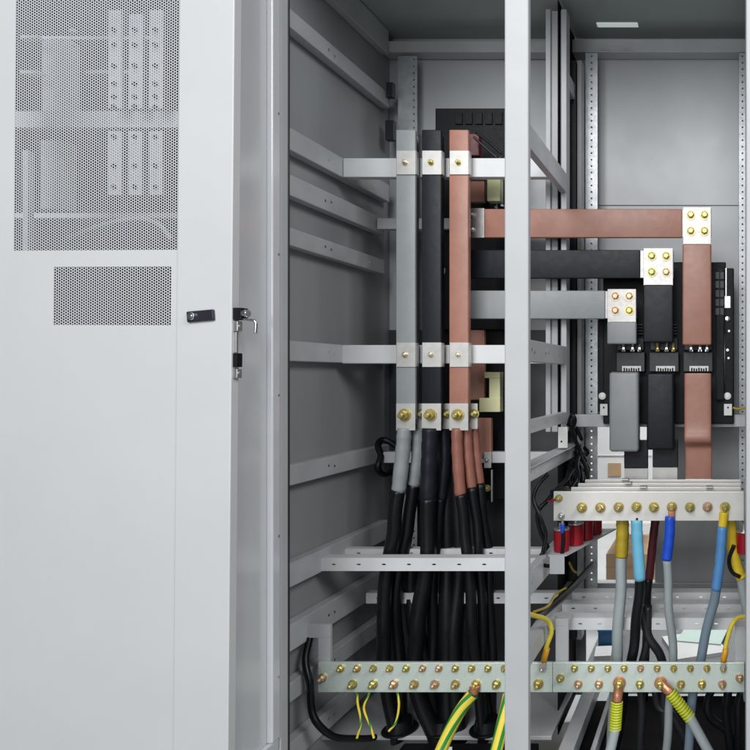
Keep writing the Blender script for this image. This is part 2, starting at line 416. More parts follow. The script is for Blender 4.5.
# slotted shelf channels
shz = [(.33, 551, 618, 629.8, 11), (.45, 562, 604.3, 612.6, 9), (.56, 572, 592.6, 602, 8)]
for (d, x0, y0, y1, h) in shz:
    crossrail(rc, x0, 775, y0, y1, d, t=.045, holes=h, name='slotted_channel', endx=xr)
rail(rc, 'shelf_runner', X(551, .33), X(551, .33) - .04, Z(616.8, .33), Z(634, .33), .10, .70, m=PAINT, holes=False)
# bracket legs for the right earth bar
b = NB(); d = .263; pbox(b, 555.5, 626, 568, 664, d, .012, .001); box(b, (X(555.5,d), d, Z(626,d)+.0002), (X(568,d), d+.06, Z(619,d)), .001); obj('bar_bracket', b, PAINT, rc)
b = NB(); pbox(b, 735, 626, 747.5, 664, d, .012, .001); box(b, (X(735,d), d, Z(626,d)+.0002), (X(747.5,d), d+.06, Z(619,d)), .001); obj('bar_bracket', b, PAINT, rc)
# insulator bracket, angle iron running back
ib0 = P(551, 553.3, .225)
b = NB()
xa, za = X(549.5, .24), Z(553.5, .24)
v = [(xa, .225, za), (xa + .052, .225, za), (xa + .145, .54, za), (xa + .09, .54, za)]
vs = [b.verts.new(p) for p in v] + [b.verts.new((p[0], p[1], p[2] - .004)) for p in v]
for f in ((0,1,2,3), (7,6,5,4), (0,4,5,1), (1,5,6,2), (2,6,7,3), (3,7,4,0)): b.faces.new([vs[i] for i in f])
box(b, (xa + .004, .2252, za - .055), (xa + .046, .229, za - .0042), .001)
bmesh.ops.recalc_face_normals(b, faces=b.faces)
obj('insulator_bracket', b, PAINT, rc)
# bottom frame of the right cabinet
b = NB(); box(b, (PARTX + .03, .05, -1.16), (PARTX + .075, .75, -1.11), .003); box(b, (PARTX + .12, .10, -1.17), (PARTX + .135, .75, -1.125), .003)
box(b, (PARTX + .138, .745, -1.17), (xr, .775, -1.12), .003)
obj('base_frame', b, RAILP, rc)
b = NB(); box(b, (PARTX + .005, .02, -1.30), (PARTX + .138, .74, -1.19), .003); box(b, (PARTX + .14, .02, -1.24), (xr, .74, -1.172), .003); obj('base_plinth', b, DARK, rc)
b = NB(); d = .019; box(b, (X(646), .3, -1.1715), (X(662), .33, -1.1705)); obj('rating_sticker', b, PAPER, rc)

# ------------------------------------------------------------------ WHITE PERFORATED CABINET (left)
DY = -.165
Dorg = P(231.0, 375, DY)
Drot = Matrix.Rotation(R(-4.2), 4, 'Z') @ Matrix.Rotation(R(.52), 4, 'Y')
DM = Matrix.Translation(Dorg) @ Drot
DMi = DM.inverted()
def dl(px, py):
    """where the sight line of a photo pixel meets the door plane, in door coordinates"""
    o = Vector((0, -CAM, 0)); r = Vector(((px - VX) * K, 1, (VY - py) * K))
    n = DM.to_3x3() @ YH
    t = (Dorg - o).dot(n) / r.dot(n)
    p = DMi @ (o + r * t)
    return p.x, p.z
nc = thing('control_cabinet', (Dorg.x - .33, .2, -1.30), 'white cabinet with perforated door standing slightly ajar at the left', 'cabinet')
def dobj(name, bm, mats, parent, smooth=None):
    bmesh.ops.transform(bm, matrix=DM, verts=bm.verts)
    return obj(name, bm, mats, parent, smooth)
V1 = [dl(14, 0), dl(178.5, 250)]; V2 = [dl(52, 267), dl(169.5, 325)]
v1x0, v1x1, v1z0, v1z1 = dl(12.5, 200)[0], dl(178.3, 200)[0], dl(100, 250)[1], .95
v2x0, v2x1, v2z0, v2z1 = dl(52, 300)[0], dl(169.8, 300)[0], dl(100, 325)[1], dl(100, 266.5)[1]
def sheet(b, xs, zs, solid, y0, y1):
    for i in range(len(xs) - 1):
        for j in range(len(zs) - 1):
            if not solid(i, j): continue
            q = [(xs[i], zs[j]), (xs[i+1], zs[j]), (xs[i+1], zs[j+1]), (xs[i], zs[j+1])]
            for y in (y0, y1): b.faces.new([b.verts.new((p[0], y, p[1])) for p in q])
            for (di, dj, e) in ((0, -1, (0, 1)), (1, 0, (1, 2)), (0, 1, (2, 3)), (-1, 0, (3, 0))):
                ii, jj = i + di, j + dj
                if 0 <= ii < len(xs) - 1 and 0 <= jj < len(zs) - 1 and solid(ii, jj): continue
                a, c = q[e[0]], q[e[1]]
                b.faces.new([b.verts.new((p[0], y, p[1])) for p, y in ((a, y0), (c, y0), (c, y1), (a, y1))])
    bmesh.ops.remove_doubles(b, verts=b.verts, dist=1e-5); bmesh.ops.recalc_face_normals(b, faces=b.faces)
xst = dl(176, 375)[0]
b = NB()
xs = [-.72, v1x0, v2x0, v2x1, v1x1, xst]
zs = [-1.25, v2z0, v2z1, v1z0, v1z1, 1.35]
sheet(b, xs, zs, lambda i, j: not ((1 <= i <= 3 and j == 3) or (i == 2 and j == 1)), .0030, .0048)
door = dobj('door', b, DOOR, nc)
b = NB(); box(b, (xst + .0002, 0, -1.25), (0, .022, 1.35), .0022, 3)
dobj('door_stile', b, DOOR, door)
def hexmesh(x0, x1, z0, z1, pitch, rad, t, y):
    b = NB(); dx = pitch * .8660254
    ncol = int((x1 - x0) / dx); nrow = int((z1 - z0) / pitch)
    dx = (x1 - x0) / ncol; p = (z1 - z0) / nrow
    for c in range(ncol):
        for r in range(nrow + 1):
            cx = x0 + (c + .5) * dx; cz = z0 + (r + (.5 if c % 2 else 0)) * p
            if cz > z1 + 1e-6: continue
            o1, o2, i1, i2 = [], [], [], []
            H = p / math.sqrt(3)
            for k in range(6):
                a = k * math.pi / 3
                ca, sa = math.cos(a), math.sin(a)
                ox = cx + (dx / 1.5) * ca; oz = cz + (p / math.sqrt(3)) * sa
                o1.append(b.verts.new((ox, y, oz)))
                i1.append(b.verts.new((cx + rad * ca, y, cz + rad * sa))); i2.append(b.verts.new((cx + rad * ca, y + t, cz + rad * sa)))
            for k in range(6):
                j = (k + 1) % 6
                b.faces.new((o1[k], o1[j], i1[j], i1[k])); b.faces.new((i1[k], i1[j], i2[j], i2[k]))
    return b
pit = 2.78 * K * 1.45
for q in ((v1x0, v1x1, v1z0, v1z1), (v2x0, v2x1, v2z0, v2z1)):
    b = hexmesh(*q, pit, pit * .435, .0008, .0036)
    dobj('vent_mesh', b, DOOR, door)
# lock plate with key cylinder, tilted
b = NB(); x0, z0 = dl(188.5, 315.5); x1, _ = dl(215.5, 315.5)
b2 = NB(); box(b2, (0, -.006, -.0125), (x1 - x0, -.0002, .0125), .003, 3)
bmesh.ops.transform(b2, matrix=Matrix.Translation((x0, 0, z0 - .004)) @ Matrix.Rotation(R(-5), 4, 'Y'), verts=b2.verts); merge(b, b2)
lock = dobj('lock_plate', b, mat('lock_black', (0.06, 0.06, 0.075), 0.6, 0.25, 0.1, 30, 0, 1, 0.08), door)
b = NB(); cx, cz = dl(194.5, 316.5); cyl(b, (cx, -.0062, cz), (0, -1, 0), .0085, .005, 24, bev=.001); cyl(b, (cx, -.0112, cz), (0, -1, 0), .004, .002, 12)
bmesh.ops.transform(b, matrix=DM, verts=b.verts)
me_ = obj('key_cylinder', b, CHROME, door, 40)
# latch hardware on the free edge
def ew(py): return dl(231, py)[1]
b = NB(); box(b, (.0003, .003, ew(319.5)), (.020, .023, ew(307.5)), .001); dobj('latch_block', b, PLASTIC, door)
b = NB(); box(b, (.0003, .004, ew(367)), (.010, .02, ew(353)), .001); dobj('latch_block', b, PLASTIC, door)
b = NB(); cyl(b, (.0205, .010, ew(313)), (1, 0, 0), .0085, .011, 18, bev=.001)
tube(b, spline([(.019, .010, ew(318.5)), (.036, .010, ew(319.5)), (.047, .010, ew(320.5)), (.050, .010, ew(325)), (.049, .010, ew(333))], 6), .0032, 8)
dobj('latch_hook', b, CHROME, door)
b = NB(); box(b, (.0003, .004, ew(331)), (.011, .018, ew(321)), .001); box(b, (.0003, .004, ew(378)), (.011, .018, ew(369)), .001)
box(b, (.0003, .008, ew(352.5)), (.005, .014, ew(331.5)), .0005)
cyl(b, (.011, .010, ew(326)), (1, 0, 0), .004, .003, 12); cyl(b, (.011, .010, ew(373)), (1, 0, 0), .004, .003, 12)
dobj('latch_rod', b, STEEL, door)
# body of this cabinet
bx0, bx1 = Dorg.x - 1.7, WALLX - .012
b = NB()
box(b, (bx1 - .003, -.10, -1.3), (bx1, .5495, 1.34)); box(b, (bx0, -.10, -1.3), (bx0 + .003, .5495, 1.34)); box(b, (bx0, .55, -1.3), (bx1, .554, 1.34))
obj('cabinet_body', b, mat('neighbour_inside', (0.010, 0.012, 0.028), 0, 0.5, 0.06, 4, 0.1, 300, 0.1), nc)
b = NB(); d = .10
pbox(b, 10, 111, 186, 127.5, d, .02, .001); pbox(b, -5, 213, 190, 218, d + .2, .02, .001); pbox(b, 85, 70, 143, 73.5, d + .05, .01, .001)
pbox(b, 20, 36, 150, 39.5, d + .12, .01, .001)
obj('inner_rail', b, NEIGHB, nc)
b = NB(); pbox(b, 42, 38, 66, 111, d + .02, .04, .002); pbox(b, 40, 140, 62, 209, d + .02, .04, .002); pbox(b, 22, 150, 27, 290, d, .02, .002)
obj('inner_column', b, NEIGHB, nc)
for q in ((20, 35, 38, 38), (20, 70, 38, 73.5)):
    b = NB(); pbox(b, *q, d - .02, .02, .001); obj('inner_clip', b, WPLAST, nc)
for py in (32, 45.5):
    b = NB(); cyl(b, P(75, py, d - .02), (0, -1, 0), .005, .01, 12); obj('inner_knob', b, WPLAST, nc)
names = ['pale busbar behind the perforated door, leftmost of the three', 'pale busbar behind the perforated door, middle of the three', 'pale busbar behind the perforated door, nearest its right edge']
for k, (x0, x1) in enumerate(((108, 121), (128.5, 142), (149, 162.5))):
    d = .06
    t = thing('bare_busbar', P((x0 + x1)/2, 194, d), names[k], 'busbar', 'pale busbars behind the perforated door')
    b = NB(); pbox(b, x0, 10 + 4 * (k % 2), x1, 108.5, d, .008, .001); obj('bar', b, NEIGHB, t)
    b = NB(); pbox(b, x0, 131, x1, 195, d, .008, .001); obj('bar', b, NEIGHB, t)
    for py in (30, 45, 66, 84, 97, 107, 137, 166, 187):
        b = NB(); cyl(b, P((x0 + x1)/2, py, d - .0003), (0, -1, 0), .0065, .004, 6); obj('bolt', b, PLASTIC, t)
b = NB(); tube(b, spline([P(66, 240, .1), P(100, 226, .1), P(135, 219, .1), P(158, 224, .1), P(172, 240, .1)], 8), .006, 10)
tag(obj('control_cable', b, GCABLE), 'pale curved cable low behind the perforated door mesh', 'cable')

# ------------------------------------------------------------------ VERTICAL BUSBARS
BD = .405
def vbus(x0, x1, m, label):
    t = thing('vertical_busbar', P((x0 + x1)/2, 430, BD), label, 'busbar', 'vertical busbars in the left cabinet')
    b = NB(); pbox(b, x0, 129.5, x1, 420, BD, .014, .0035, 3); bar = obj('bar', b, m, t, 40)
    b = NB(); box(b, (X(x0, BD) + .010, BD + .040, Z(425, BD)), (X(x1, BD) - .012, BD + .054, Z(131, BD)), .003, 3); obj('rear_bar', b, m, t, 40)
    b = NB(); box(b, (X(x0, BD) + .002, BD + .0142, Z(150, BD)), (X(x1, BD) - .014, BD + .0398, Z(132, BD)), .002); obj('bar_bridge', b, m, t)
    for (y0, y1) in ((150.5, 174.5), (342.5, 367)):
        b = NB(); dd = BD - .004
        pbox(b, x0 + .6, y0, x1 + .2, y1, dd, .003, .0008)
        box(b, (X(x1, BD) + .0008, BD + .000, Z(y1, BD) + .001), (X(x1, BD) + .0035, BD + .018, Z(y0, BD) - .001), .0008)
        obj('clamp_plate', b, TIN, t)
        bolt(t, P((x0 + x1)/2 - .3, (y0 + y1)/2, dd), S(3.3, dd), 'stud', PALE if y0 > 300 or x0 < 400 else GOLD[2])
    dd = BD - .003
    b = NB(); pbox(b, x0 + .2, 403.5, x1, 430.5, dd, .0028, .001); term = obj('terminal_plate', b, TIN, t)
    b = NB(); box(b, (X(x1, BD) - .012, BD + .036, Z(430, BD)), (X(x1, BD) + .016, BD + .039, Z(404, BD)), .001); obj('terminal_plate', b, TIN, t)
    bolt(t, P((x0 + x1)/2 - .5, 415, dd), S(6.3, dd), 'long', GOLD[0])
    bolt(t, Vector((X(x1, BD) + .006, BD + .036, Z(414.5, BD))), S(5.0, dd), 'stud', GOLD[2])
    return t
vbus(395.8, 415.2, GREYS, 'grey sleeved vertical busbar, first from the left wall')
vbus(421.5, 441.0, BLACKS, 'black sleeved vertical busbar between the grey one and the brown one')
vbus(449.0, 468.2, BROWNS, 'brown sleeved vertical busbar beside the centre post')

# ------------------------------------------------------------------ HORIZONTAL BUSBARS WITH DROPPERS
HD = .50
def hbus(y0, y1, xl, xr_, px0, px1, py0, py1, pyb, m, label, dx=0):
    t = thing('horizontal_busbar', P((px0 + px1)/2, pyb, HD), label, 'busbar', 'horizontal busbars crossing the right cabinet')
    b = NB(); pbox(b, xl, y0, xr_, y1, HD, .014, .003, 3); obj('bar', b, m, t, 40)
    b = NB(); pbox(b, xr_ + .2, y0 + .6, px1 + .6, y1 - .4, HD + .002, .010, .001); obj('bar_end', b, TIN, t)
    dd = HD - .0125
    b = NB(); pbox(b, px0, py0, px1, py1 + 4, dd, .010, .001); obj('joint_plate', b, TIN, t)
    d2 = dd - .004
    b = NB()
    # sleeved dropper, soft shoulders and a rounded foot
    pbox(b, px0 - .6, py1, px1 + .4, pyb, d2, .020, .006, 4); obj('dropper', b, m, t, 40)
    for cx in (.28, .77):
        for cy in (.22, .66):
            h = py1 - py0
            bolt(t, P(px0 + (px1 - px0) * cx, py0 + h * cy, dd), S(4.6, dd), 'hex')
    return t
brown_h = hbus(208.8, 237.5, 483, 682, 683, 711, 207, 243.5, 345, BROWNS, 'brown horizontal busbar with the longest brown dropper, highest of the three')
hbus(249.8, 278.3, 470, 640, 643.5, 673, 248, 284.5, 342.5, BLACKS, 'black horizontal busbar with black dropper, between brown and grey ones')
hbus(290.5, 318.8, 470, 605, 607.5, 636, 289, 321.5, 344, GREYS, 'grey horizontal busbar with the short grey dropper, lowest of the three')
b = NB(); pbox(b, 470, 208, 484.2, 237.8, HD - .006, .004, .001); obj('joint_plate', b, STEEL, brown_h)
for py in (215, 230): bolt(brown_h, P(472.5, py, HD - .006), S(3.2, HD), 'stud', STEEL)

# ------------------------------------------------------------------ CIRCUIT BREAKER
cb = thing('circuit_breaker', P(668, 425, .66), 'black moulded circuit breaker bolted to the right cabinet rail behind the droppers', 'circuit breaker')
b = NB(); d = .60
pbox(b, 603, 268, 734, 424, d, .13, .004); pbox(b, 608, 262, 726, 300, d + .03, .09, .004)
pbox(b, 598.5, 318, 606, 412, d + .02, .08, .003); pbox(b, 716, 268, 724, 400, d - .022, .02, .002)
obj('breaker_body', b, PLASTIC, cb)
b = NB()
for (x0, x1) in ((616, 645), (649, 679), (683, 713)):
    pbox(b, x0, 352, x1, 372, d - .035, .034, .003); pbox(b, x0 + 1, 338, x1 - 1, 350.5, d - .018, .0175, .003)
    for k in range(4): pbox(b, x0 + 2, 324 + 3 * k, x1 - 2, 325.5 + 3 * k, d - .012, .0115, .001)
obj('phase_housing', b, DGREY, cb)
for (x0, x1) in ((622, 641), (656, 675), (689.5, 708.5)):
    for k, xx in enumerate((x0 + 1.5, x0 + 10.5, x0 + 17.5)):
        b = NB(); pbox(b, xx - 1.2, 345, xx + 1.2, 349.5, d - .0395, .008, .0008)
        cyl(b, P(xx, 347.5, d - .040), (0, 0, 1), .0042, .016, 12, bev=.0006); cyl(b, P(xx, 349.5, d - .041), (0, 0, -1), .0072, .007, 12)
        obj('terminal_screw', b, CHROME if not (x0 == 656 and k != 1) else GOLD[0], cb)
    b = NB(); pbox(b, x0, 366, x1, 371.2, d - .0375, .002, .0006)
    tagp = obj('phase_strip', b, WPLAST, cb)
    b = NB()
    for k in range(7): pbox(b, x0 + 1.5 + k * 2.4, 367.8 + (k % 3) * .4, x0 + 3 + k * 2.4, 372, d - .0385, .0008, 0)
    obj('strip_slots', b, PLASTIC, tagp)
for (xx, yy) in ((602.5, 396), (727.5, 396)):
    b = NB(); cyl(b, P(xx, yy, d - .0005), (0, -1, 0), .0125, .006, 22, bev=.0012); k = obj('fixing_cap', b, WPLAST, cb, 40)
    b = NB(); cyl(b, P(xx, yy, d - .0068), (0, -1, 0), .0055, .0015, 14); obj('cap_recess', b, STEEL, k)
for (x0, x1) in ((600, 607.5), (724, 732)):
    b = NB(); pbox(b, x0, 404, x1, 415.5, d - .012, .010, .001); k = obj('fixing_block', b, WPLAST, cb)
    b = NB(); cyl(b, P((x0 + x1)/2, 407.5, d - .0122), (0, -1, 0), .0032, .0012, 12); obj('block_hole', b, PLASTIC, k)
b = NB(); pbox(b, 724.5, 296, 730.5, 308, d - .004, .003, .0006); cyl(b, P(727.5, 301.5, d - .0045), (0, -1, 0), .0032, .002, 10); pbox(b, 725.5, 268, 726.6, 296, d - .003, .002, 0); obj('side_clip', b, STEEL, cb)
b = NB(); cyl(b, P(727.5, 319, d - .001), (0, -1, 0), .0085, .006, 18, bev=.001); obj('side_screw', b, CHROME, cb, 40)
b = NB(); tube(b, [P(724.6, 334, d - .004), P(724.6, 384, d - .004)], .0017, 8); cyl(b, P(727.5, 350, d - .003), (0, -1, 0), .005, .004, 12); cyl(b, P(728.5, 358, d - .003), (0, -1, 0), .004, .003, 12); cyl(b, P(729, 331, d - .003), (0, -1, 0), .004, .003, 12); obj('trip_lever', b, STEEL, cb)
b = NB()
for r in range(5):
    for c in range(2): pbox(b, 715.5 + c * 4.6, 272 + r * 9, 719.3 + c * 4.6, 279 + r * 9, d - .0245, .002, .0005)
obj('vent_grille', b, DGREY, cb)
b = NB(); tube(b, spline([P(733, 407.5, d - .008), P(738, 409, d - .008), P(748, 407, d - .006)], 6), .004, 10); obj('earth_tail', b, OCHRE, cb)

# terminal covers under the breaker
def lower(x0, y0, x1, y1, m, label, kind):
    t = thing('lower_busbar', P((x0 + x1)/2, y1, .50), label, 'busbar', 'sleeved busbars leaving the breaker downwards')
    return t
t = lower(609, 372, 641, 452, GREYS, 'short grey sleeved busbar block hanging below the breaker', 0)
b = NB(); pbox(b, 609, 372, 638.5, 452, .50, .055, .010, 4); obj('sleeve', b, GREYS, t, 40)
b = NB(); pbox(b, 624, 440, 648, 468.5, .56, .012, .003); obj('lower_sleeve', b, BLACKS, t)
b = NB(); pbox(b, 624.5, 468, 648, 480, .565, .006, .001); obj('bar_end', b, TIN, t)
t = lower(646, 372, 675, 450, BLACKS, 'short black sleeved busbar block hanging below the breaker', 0)
b = NB(); pbox(b, 646.5, 373, 674, 450, .50, .055, .008, 4); obj('sleeve', b, BLACKS, t, 40)
b = NB(); pbox(b, 652.5, 440, 678, 467.5, .545, .012, .003); obj('lower_sleeve', b, BLACKS, t)
b = NB(); pbox(b, 652.5, 467, 677.5, 480, .55, .006, .001); obj('bar_end', b, TIN, t)
t = lower(684, 373, 712, 480, BROWNS, 'long brown sleeved busbar below the breaker with a kink near its foot', 0)
b = NB(); prof = [(373, .4985), (373.6, .497), (378, .497), (429, .497), (433, .488), (438, .484), (442, .488), (445, .506), (448, .518), (453, .517), (470, .517), (500, .517), (503, .517)]
xa, xb = 684.2, 711.4
rows_ = []
for (py, dd) in prof:
    w0, w1 = (xa, xb) if py < 445 else (xa + .6, xb + .6)
    rows_.append([(X(w0, .5), dd + .004, Z(py, .5)), (X(w0, .5) + .004, dd, Z(py, .5)), (X(w1, .5) - .004, dd, Z(py, .5)), (X(w1, .5), dd + .004, Z(py, .5)), (X(w1, .5), dd + .022, Z(py, .5)), (X(w0, .5), dd + .022, Z(py, .5))])
vv = [[b.verts.new(p) for p in r] for r in rows_]
for i in range(len(vv) - 1):
    for k in range(6):
        b.faces.new((vv[i][k], vv[i][(k+1) % 6], vv[i+1][(k+1) % 6], vv[i+1][k]))
b.faces.new(vv[0]); b.faces.new(vv[-1]); bmesh.ops.recalc_face_normals(b, faces=b.faces)
o = obj('sleeve', b, BROWNS, t, 60)
md = o.modifiers.new('round', 'SUBSURF'); md.levels = 2; md.render_levels = 2
for f in o.data.polygons: f.use_smooth = True
b = NB(); pbox(b, 685, 479, 712, 482.5, .515, .006, .001); obj('bar_end', b, TIN, t)

# ------------------------------------------------------------------ LEFT SWITCH BEHIND THE BUSBARS
sw = thing('isolator_switch', P(470, 430, .68), 'black switch with cream terminal blocks hidden behind the vertical busbars', 'switch')
b = NB(); d = .66; pbox(b, 435, 108, 512, 330, d, .12, .004); pbox(b, 405, 330, 512, 500, d + .03, .08, .004); obj('switch_body', b, PLASTIC, sw)
for k in range(5):
    b = NB(); pbox(b, 455 + k * 10, 112, 462 + k * 10, 124, d - .006, .0055, .001); obj('vent_rib', b, PLASTIC, sw)
for (x0, y0, x1, y1, dd) in ((487, 176, 500, 201, .56), (484, 372, 500, 378, .55), (479, 398, 500, 412, .55), (489, 377, 500, 400, .555)):
    b = NB(); pbox(b, x0, y0, x1, y1, dd, .035, .002); obj('terminal_block', b, CREAM, sw)
for (x0, y0, x1, y1, dd) in ((470, 181, 484, 202, .57), (470, 330, 484, 400, .57), (468, 418, 491, 458, .57)):
    b = NB(); pbox(b, x0, y0, x1, y1, dd, .02, .003); obj('connection_bar', b, BROWNS, sw)
b = NB(); pbox(b, 484, 452, 491, 468, .56, .004, .001); pbox(b, 491, 470, 492, 502, .56, .01, .0005); obj('connection_plate', b, TIN, sw)
bolt(sw, P(487, 460, .56), S(2.4, .56), 'stud', STEEL); bolt(sw, P(487.5, 488, .565), S(3.4, .56), 'stud', GOLD[2])
b = NB()
for (xx, yy) in ((496, 161), (500, 163), (497, 208), (503, 206), (417, 296), (418, 312), (445, 274), (446, 468), (435, 489)):
    cyl(b, P(xx, yy, .60), (0, -1, 0), .005, .014, 10, bev=.001); cyl(b, P(xx, yy, .598), (0, 0, 1), .0025, .02, 8)
obj('terminal_screw', b, CHROME, sw)
for (k, pts) in enumerate(([(474, 137), (480, 143), (497, 158)], [(476, 133), (486, 140), (502, 154)])):
    b = NB(); tube(b, spline([P(px, py, .52) for px, py in pts], 8), .004, 8)
    tag(obj('control_wire', b, RUBBER if k else DGREY), ['thin grey wire slanting from the top of the brown vertical busbar', 'thin black wire slanting behind the top of the brown vertical busbar'][k], 'wire')
b = NB(); pbox(b, 466, 133, 479, 156, .55, .03, .004); obj('arc_cover', b, DRED, sw)

# ------------------------------------------------------------------ TINNED BARS (front one carries the neutral bolts)
def tinbar(x0, d, label, front=False):
    ztop, zbot = Z(491.6, .25), Z(520.8, .25)
    t = thing('tinned_bar', (X(660, d), d, zbot), label, 'busbar', 'stacked tinned bars in the right cabinet')
    b = NB(); xe = X(744, d) if front else X(741, d)
    box(b, (X(x0, d), d, zbot), (xe, d + .010, ztop), .0012); obj('bar', b, TINBAR, t)
    return t
nb_ = tinbar(553.5, .25, 'cream tinned bar in front with a row of gold bolts', True)
for px in (582, 600.5, 618.7, 636.6, 654, 672, 690, 707.6, 725): bolt(nb_, P(px, 507.3 + random.uniform(-.4, .4), .25), S(5.3, .25), 'long')
bolt(nb_, P(559, 498.3, .25), S(3.9, .25), 'long', GOLD[2]); bolt(nb_, P(561.5, 516, .25), S(3.6, .25), 'long', STEEL)
b = NB(); cyl(b, P(637, 519, .2495), (0, -1, 0), .0035, .002, 10); obj('drill_hole', b, PLASTIC, nb_)
tb = [tinbar(571, .32, 'plain tinned bar edge just behind the bolted cream bar'),
      tinbar(578, .39, 'plain tinned bar edge, third back behind the cream bar'),
      tinbar(585, .46, 'plain tinned bar edge at the foot of the brown sleeved busbar, farthest back')]
for t, dd, xs in ((tb[0], .32, (640, 706)), (tb[1], .39, (625,)), (tb[2], .46, (622,))):
    zt = Z(491.6, .25)
    for px in xs:
        b = NB(); box(b, (X(px, dd), dd - .016, zt + .0002), (X(px + 7, dd), dd + .014, zt + .004), .001); obj('strap', b, TIN, t)
# red stand-off insulators
def insulator(px, py, d, label, h=.062, r=.0225):
    base = P(px, py, d)
    t = thing('red_insulator', base, label, 'insulator', 'red stand off insulators under the tinned bars')
    b = NB(); n = 24; prof = [(.86, 0), (1, .04), (1, .96), (.86, 1)]
    for i in range(len(prof) - 1): cyl(b, base + ZH * (prof[i][1] * h), ZH, r * prof[i][0], h * (prof[i+1][1] - prof[i][1]), n, r * prof[i+1][0])
    obj('insulator_body', b, RED, t, 30)
    b = NB(); cyl(b, base + ZH * (h + .0002), ZH, r * 1.05, .005, n, bev=.001); cyl(b, base + ZH * (h + .005), ZH, r * .4, .016, 12); obj('metal_cap', b, STEEL, t, 30)
il = ['bright red insulator at the front left under the cream bar', 'red insulator second from the front, half behind the first', 'dark red insulator third from the front under the tinned bars', 'dark red insulator farthest back under the tinned bars']
for k, (px, d) in enumerate(((561.5, .265), (576, .335), (586, .40), (595, .47))):
    zb = Z(553.5, .24) + .0005
    insulator(px, 375 - zb / (K * (CAM + d)), d, il[k])
insulator(744, 553, .30, 'red insulator half hidden behind the right front post')

# ------------------------------------------------------------------ EARTH BARS
ED = .25
def ebar(x0, x1, label):
    t = thing('earth_bar', P((x0 + x1)/2, 692.4, ED), label, 'busbar', 'bolted earth bars')
    b = NB(); pbox(b, x0, 662.6, x1, 692.4, ED, .010, .0014); obj('bar', b, EARTH, t)
    return t
el = ebar(318, 552.2, 'greenish zinc earth bar with two rows of bolts, crossing the left cabinet')
er = ebar(552.8, 744.5, 'greenish zinc earth bar with copper lugs, crossing the right cabinet')
lug_at = {619: 1, 661: 1}
for i in range(12): bolt(el, P(341 + 16.35 * i + (0 if i < 11 else .8), 668.3, ED), S(3.7, ED), 'long')
bolt(el, P(542.4, 668, ED), S(3.8, ED), 'long', PALE)
for i in range(8): bolt(el, P(353 + 20.5 * i, 684.2, ED), S(4.6, ED), 'long')
bolt(el, P(322.5, 677.8, ED), S(4.3, ED), 'long', GOLD[1]); bolt(el, P(538.5, 684, ED), S(5.2, ED), 'long', GOLD[0])
for px in (574.6, 591.3, 608, 624.3, 640.6, 657.2, 673.8, 690.4, 707, 723.4): bolt(er, P(px, 668.3, ED), S(3.7, ED), 'long')
for px in (578.3, 599, 640, 681, 702, 722.4): bolt(er, P(px, 684.3, ED), S(4.4, ED), 'long')
bolt(er, P(560.5, 678, ED), S(4.2, ED), 'long', GOLD[2]); bolt(er, P(739.6, 678, ED), S(4.3, ED), 'long', GOLD[1])

# ------------------------------------------------------------------ CABLES
def path(pts, d=None):
    return [P(p[0], p[1], p[2] if len(p) > 2 else d) for p in pts]
def cable(name, label, cat, group, segs, d, seg=14, end_down=None):
    """segs = list of (part name, material, radius px, points)"""
    p0 = path(segs[-1][3], d)[-1]
    t = thing(name, p0, label, cat, group)
    for (nm, m, r, pts) in segs:
        b = NB(); sp = spline(path(pts, d), 10)
        if nm == 'jacket' and len(sp) > 12:
            p1, p2 = random.uniform(0, 6), random.uniform(0, 6)
            for q, v in enumerate(sp):
                e = min(1, q / 8); sp[q] = v + Vector((math.sin(q * .31 + p1), math.sin(q * .23 + p2), 0)) * .0028 * e
        dd = pts[0][2] if len(pts[0]) > 2 else d
        rr = S(r, dd)
        rf = None
        if nm == 'sleeve':
            ph = random.uniform(0, 6)
            rf = lambda u, i: (0.97 + .03 * math.sin(u * 23 + ph) + .02 * math.sin(u * 51 + ph)) * (1.0 if .03 < u < .97 else .93)
        tube(b, sp, rr, seg, rf)
        obj(nm, b, m, t)
    return t
G1 = 'black power cables below the vertical busbars'
def pc(label, sm, r, top, mid, bottom, d, db):
    """sleeve from top points, jacket continues to the floor gland"""
    s = [(p[0], p[1], d) for p in top]
    n = len(mid) + len(bottom)
    j = [(top[-1][0], top[-1][1] - 2, d)]
    allp = mid + bottom
    for i, p in enumerate(allp): j.append((p[0], p[1], d + (db - d) * (i + 1) / len(allp)))
    cable('power_cable', label, 'cable', G1, [('sleeve', sm, r, s), ('jacket', RUBBER, r * .94, j)], d)
pc('power cable with pale grey sleeve under the grey busbar, in front', GREYS, 7.0, [(404.5, 428), (403, 450), (398.5, 492)], [(394, 525), (389, 560)], [(384, 610), (385, 670), (397, 742)], .41, .40)
pc('power cable with shaded grey sleeve tucked behind the pale grey one', GREYS, 6.2, [(419, 428), (418, 455), (414, 486)], [(408, 525), (400, 565)], [(396, 620), (400, 680), (404, 738)], .45, .45)
pc('black sleeved power cable directly under the black busbar', BLACKS, 8.0, [(430.5, 428), (429.5, 460), (428, 500)], [(428, 540), (425, 580)], [(417, 630), (415, 680), (440, 745)], .41, .40)
pc('thinner black sleeved power cable just right of the main black one', BLACKS, 5.5, [(444, 428), (445, 460), (441, 500)], [(437, 535), (434, 575)], [(432, 630), (434, 680), (446, 738)], .46, .46)
pc('power cable with bright brown sleeve under the brown busbar, in front', BROWND, 5.6, [(457, 428), (457.5, 455), (460.5, 496)], [(465, 530), (469, 570)], [(472, 620), (477, 680), (484, 742)], .41, .40)
pc('power cable with brown sleeve, middle of the three brown ones', BROWND, 5.0, [(467, 428), (468, 455), (472, 489)], [(477, 530), (481, 570)], [(482, 620), (483, 680), (488, 738)], .44, .44)
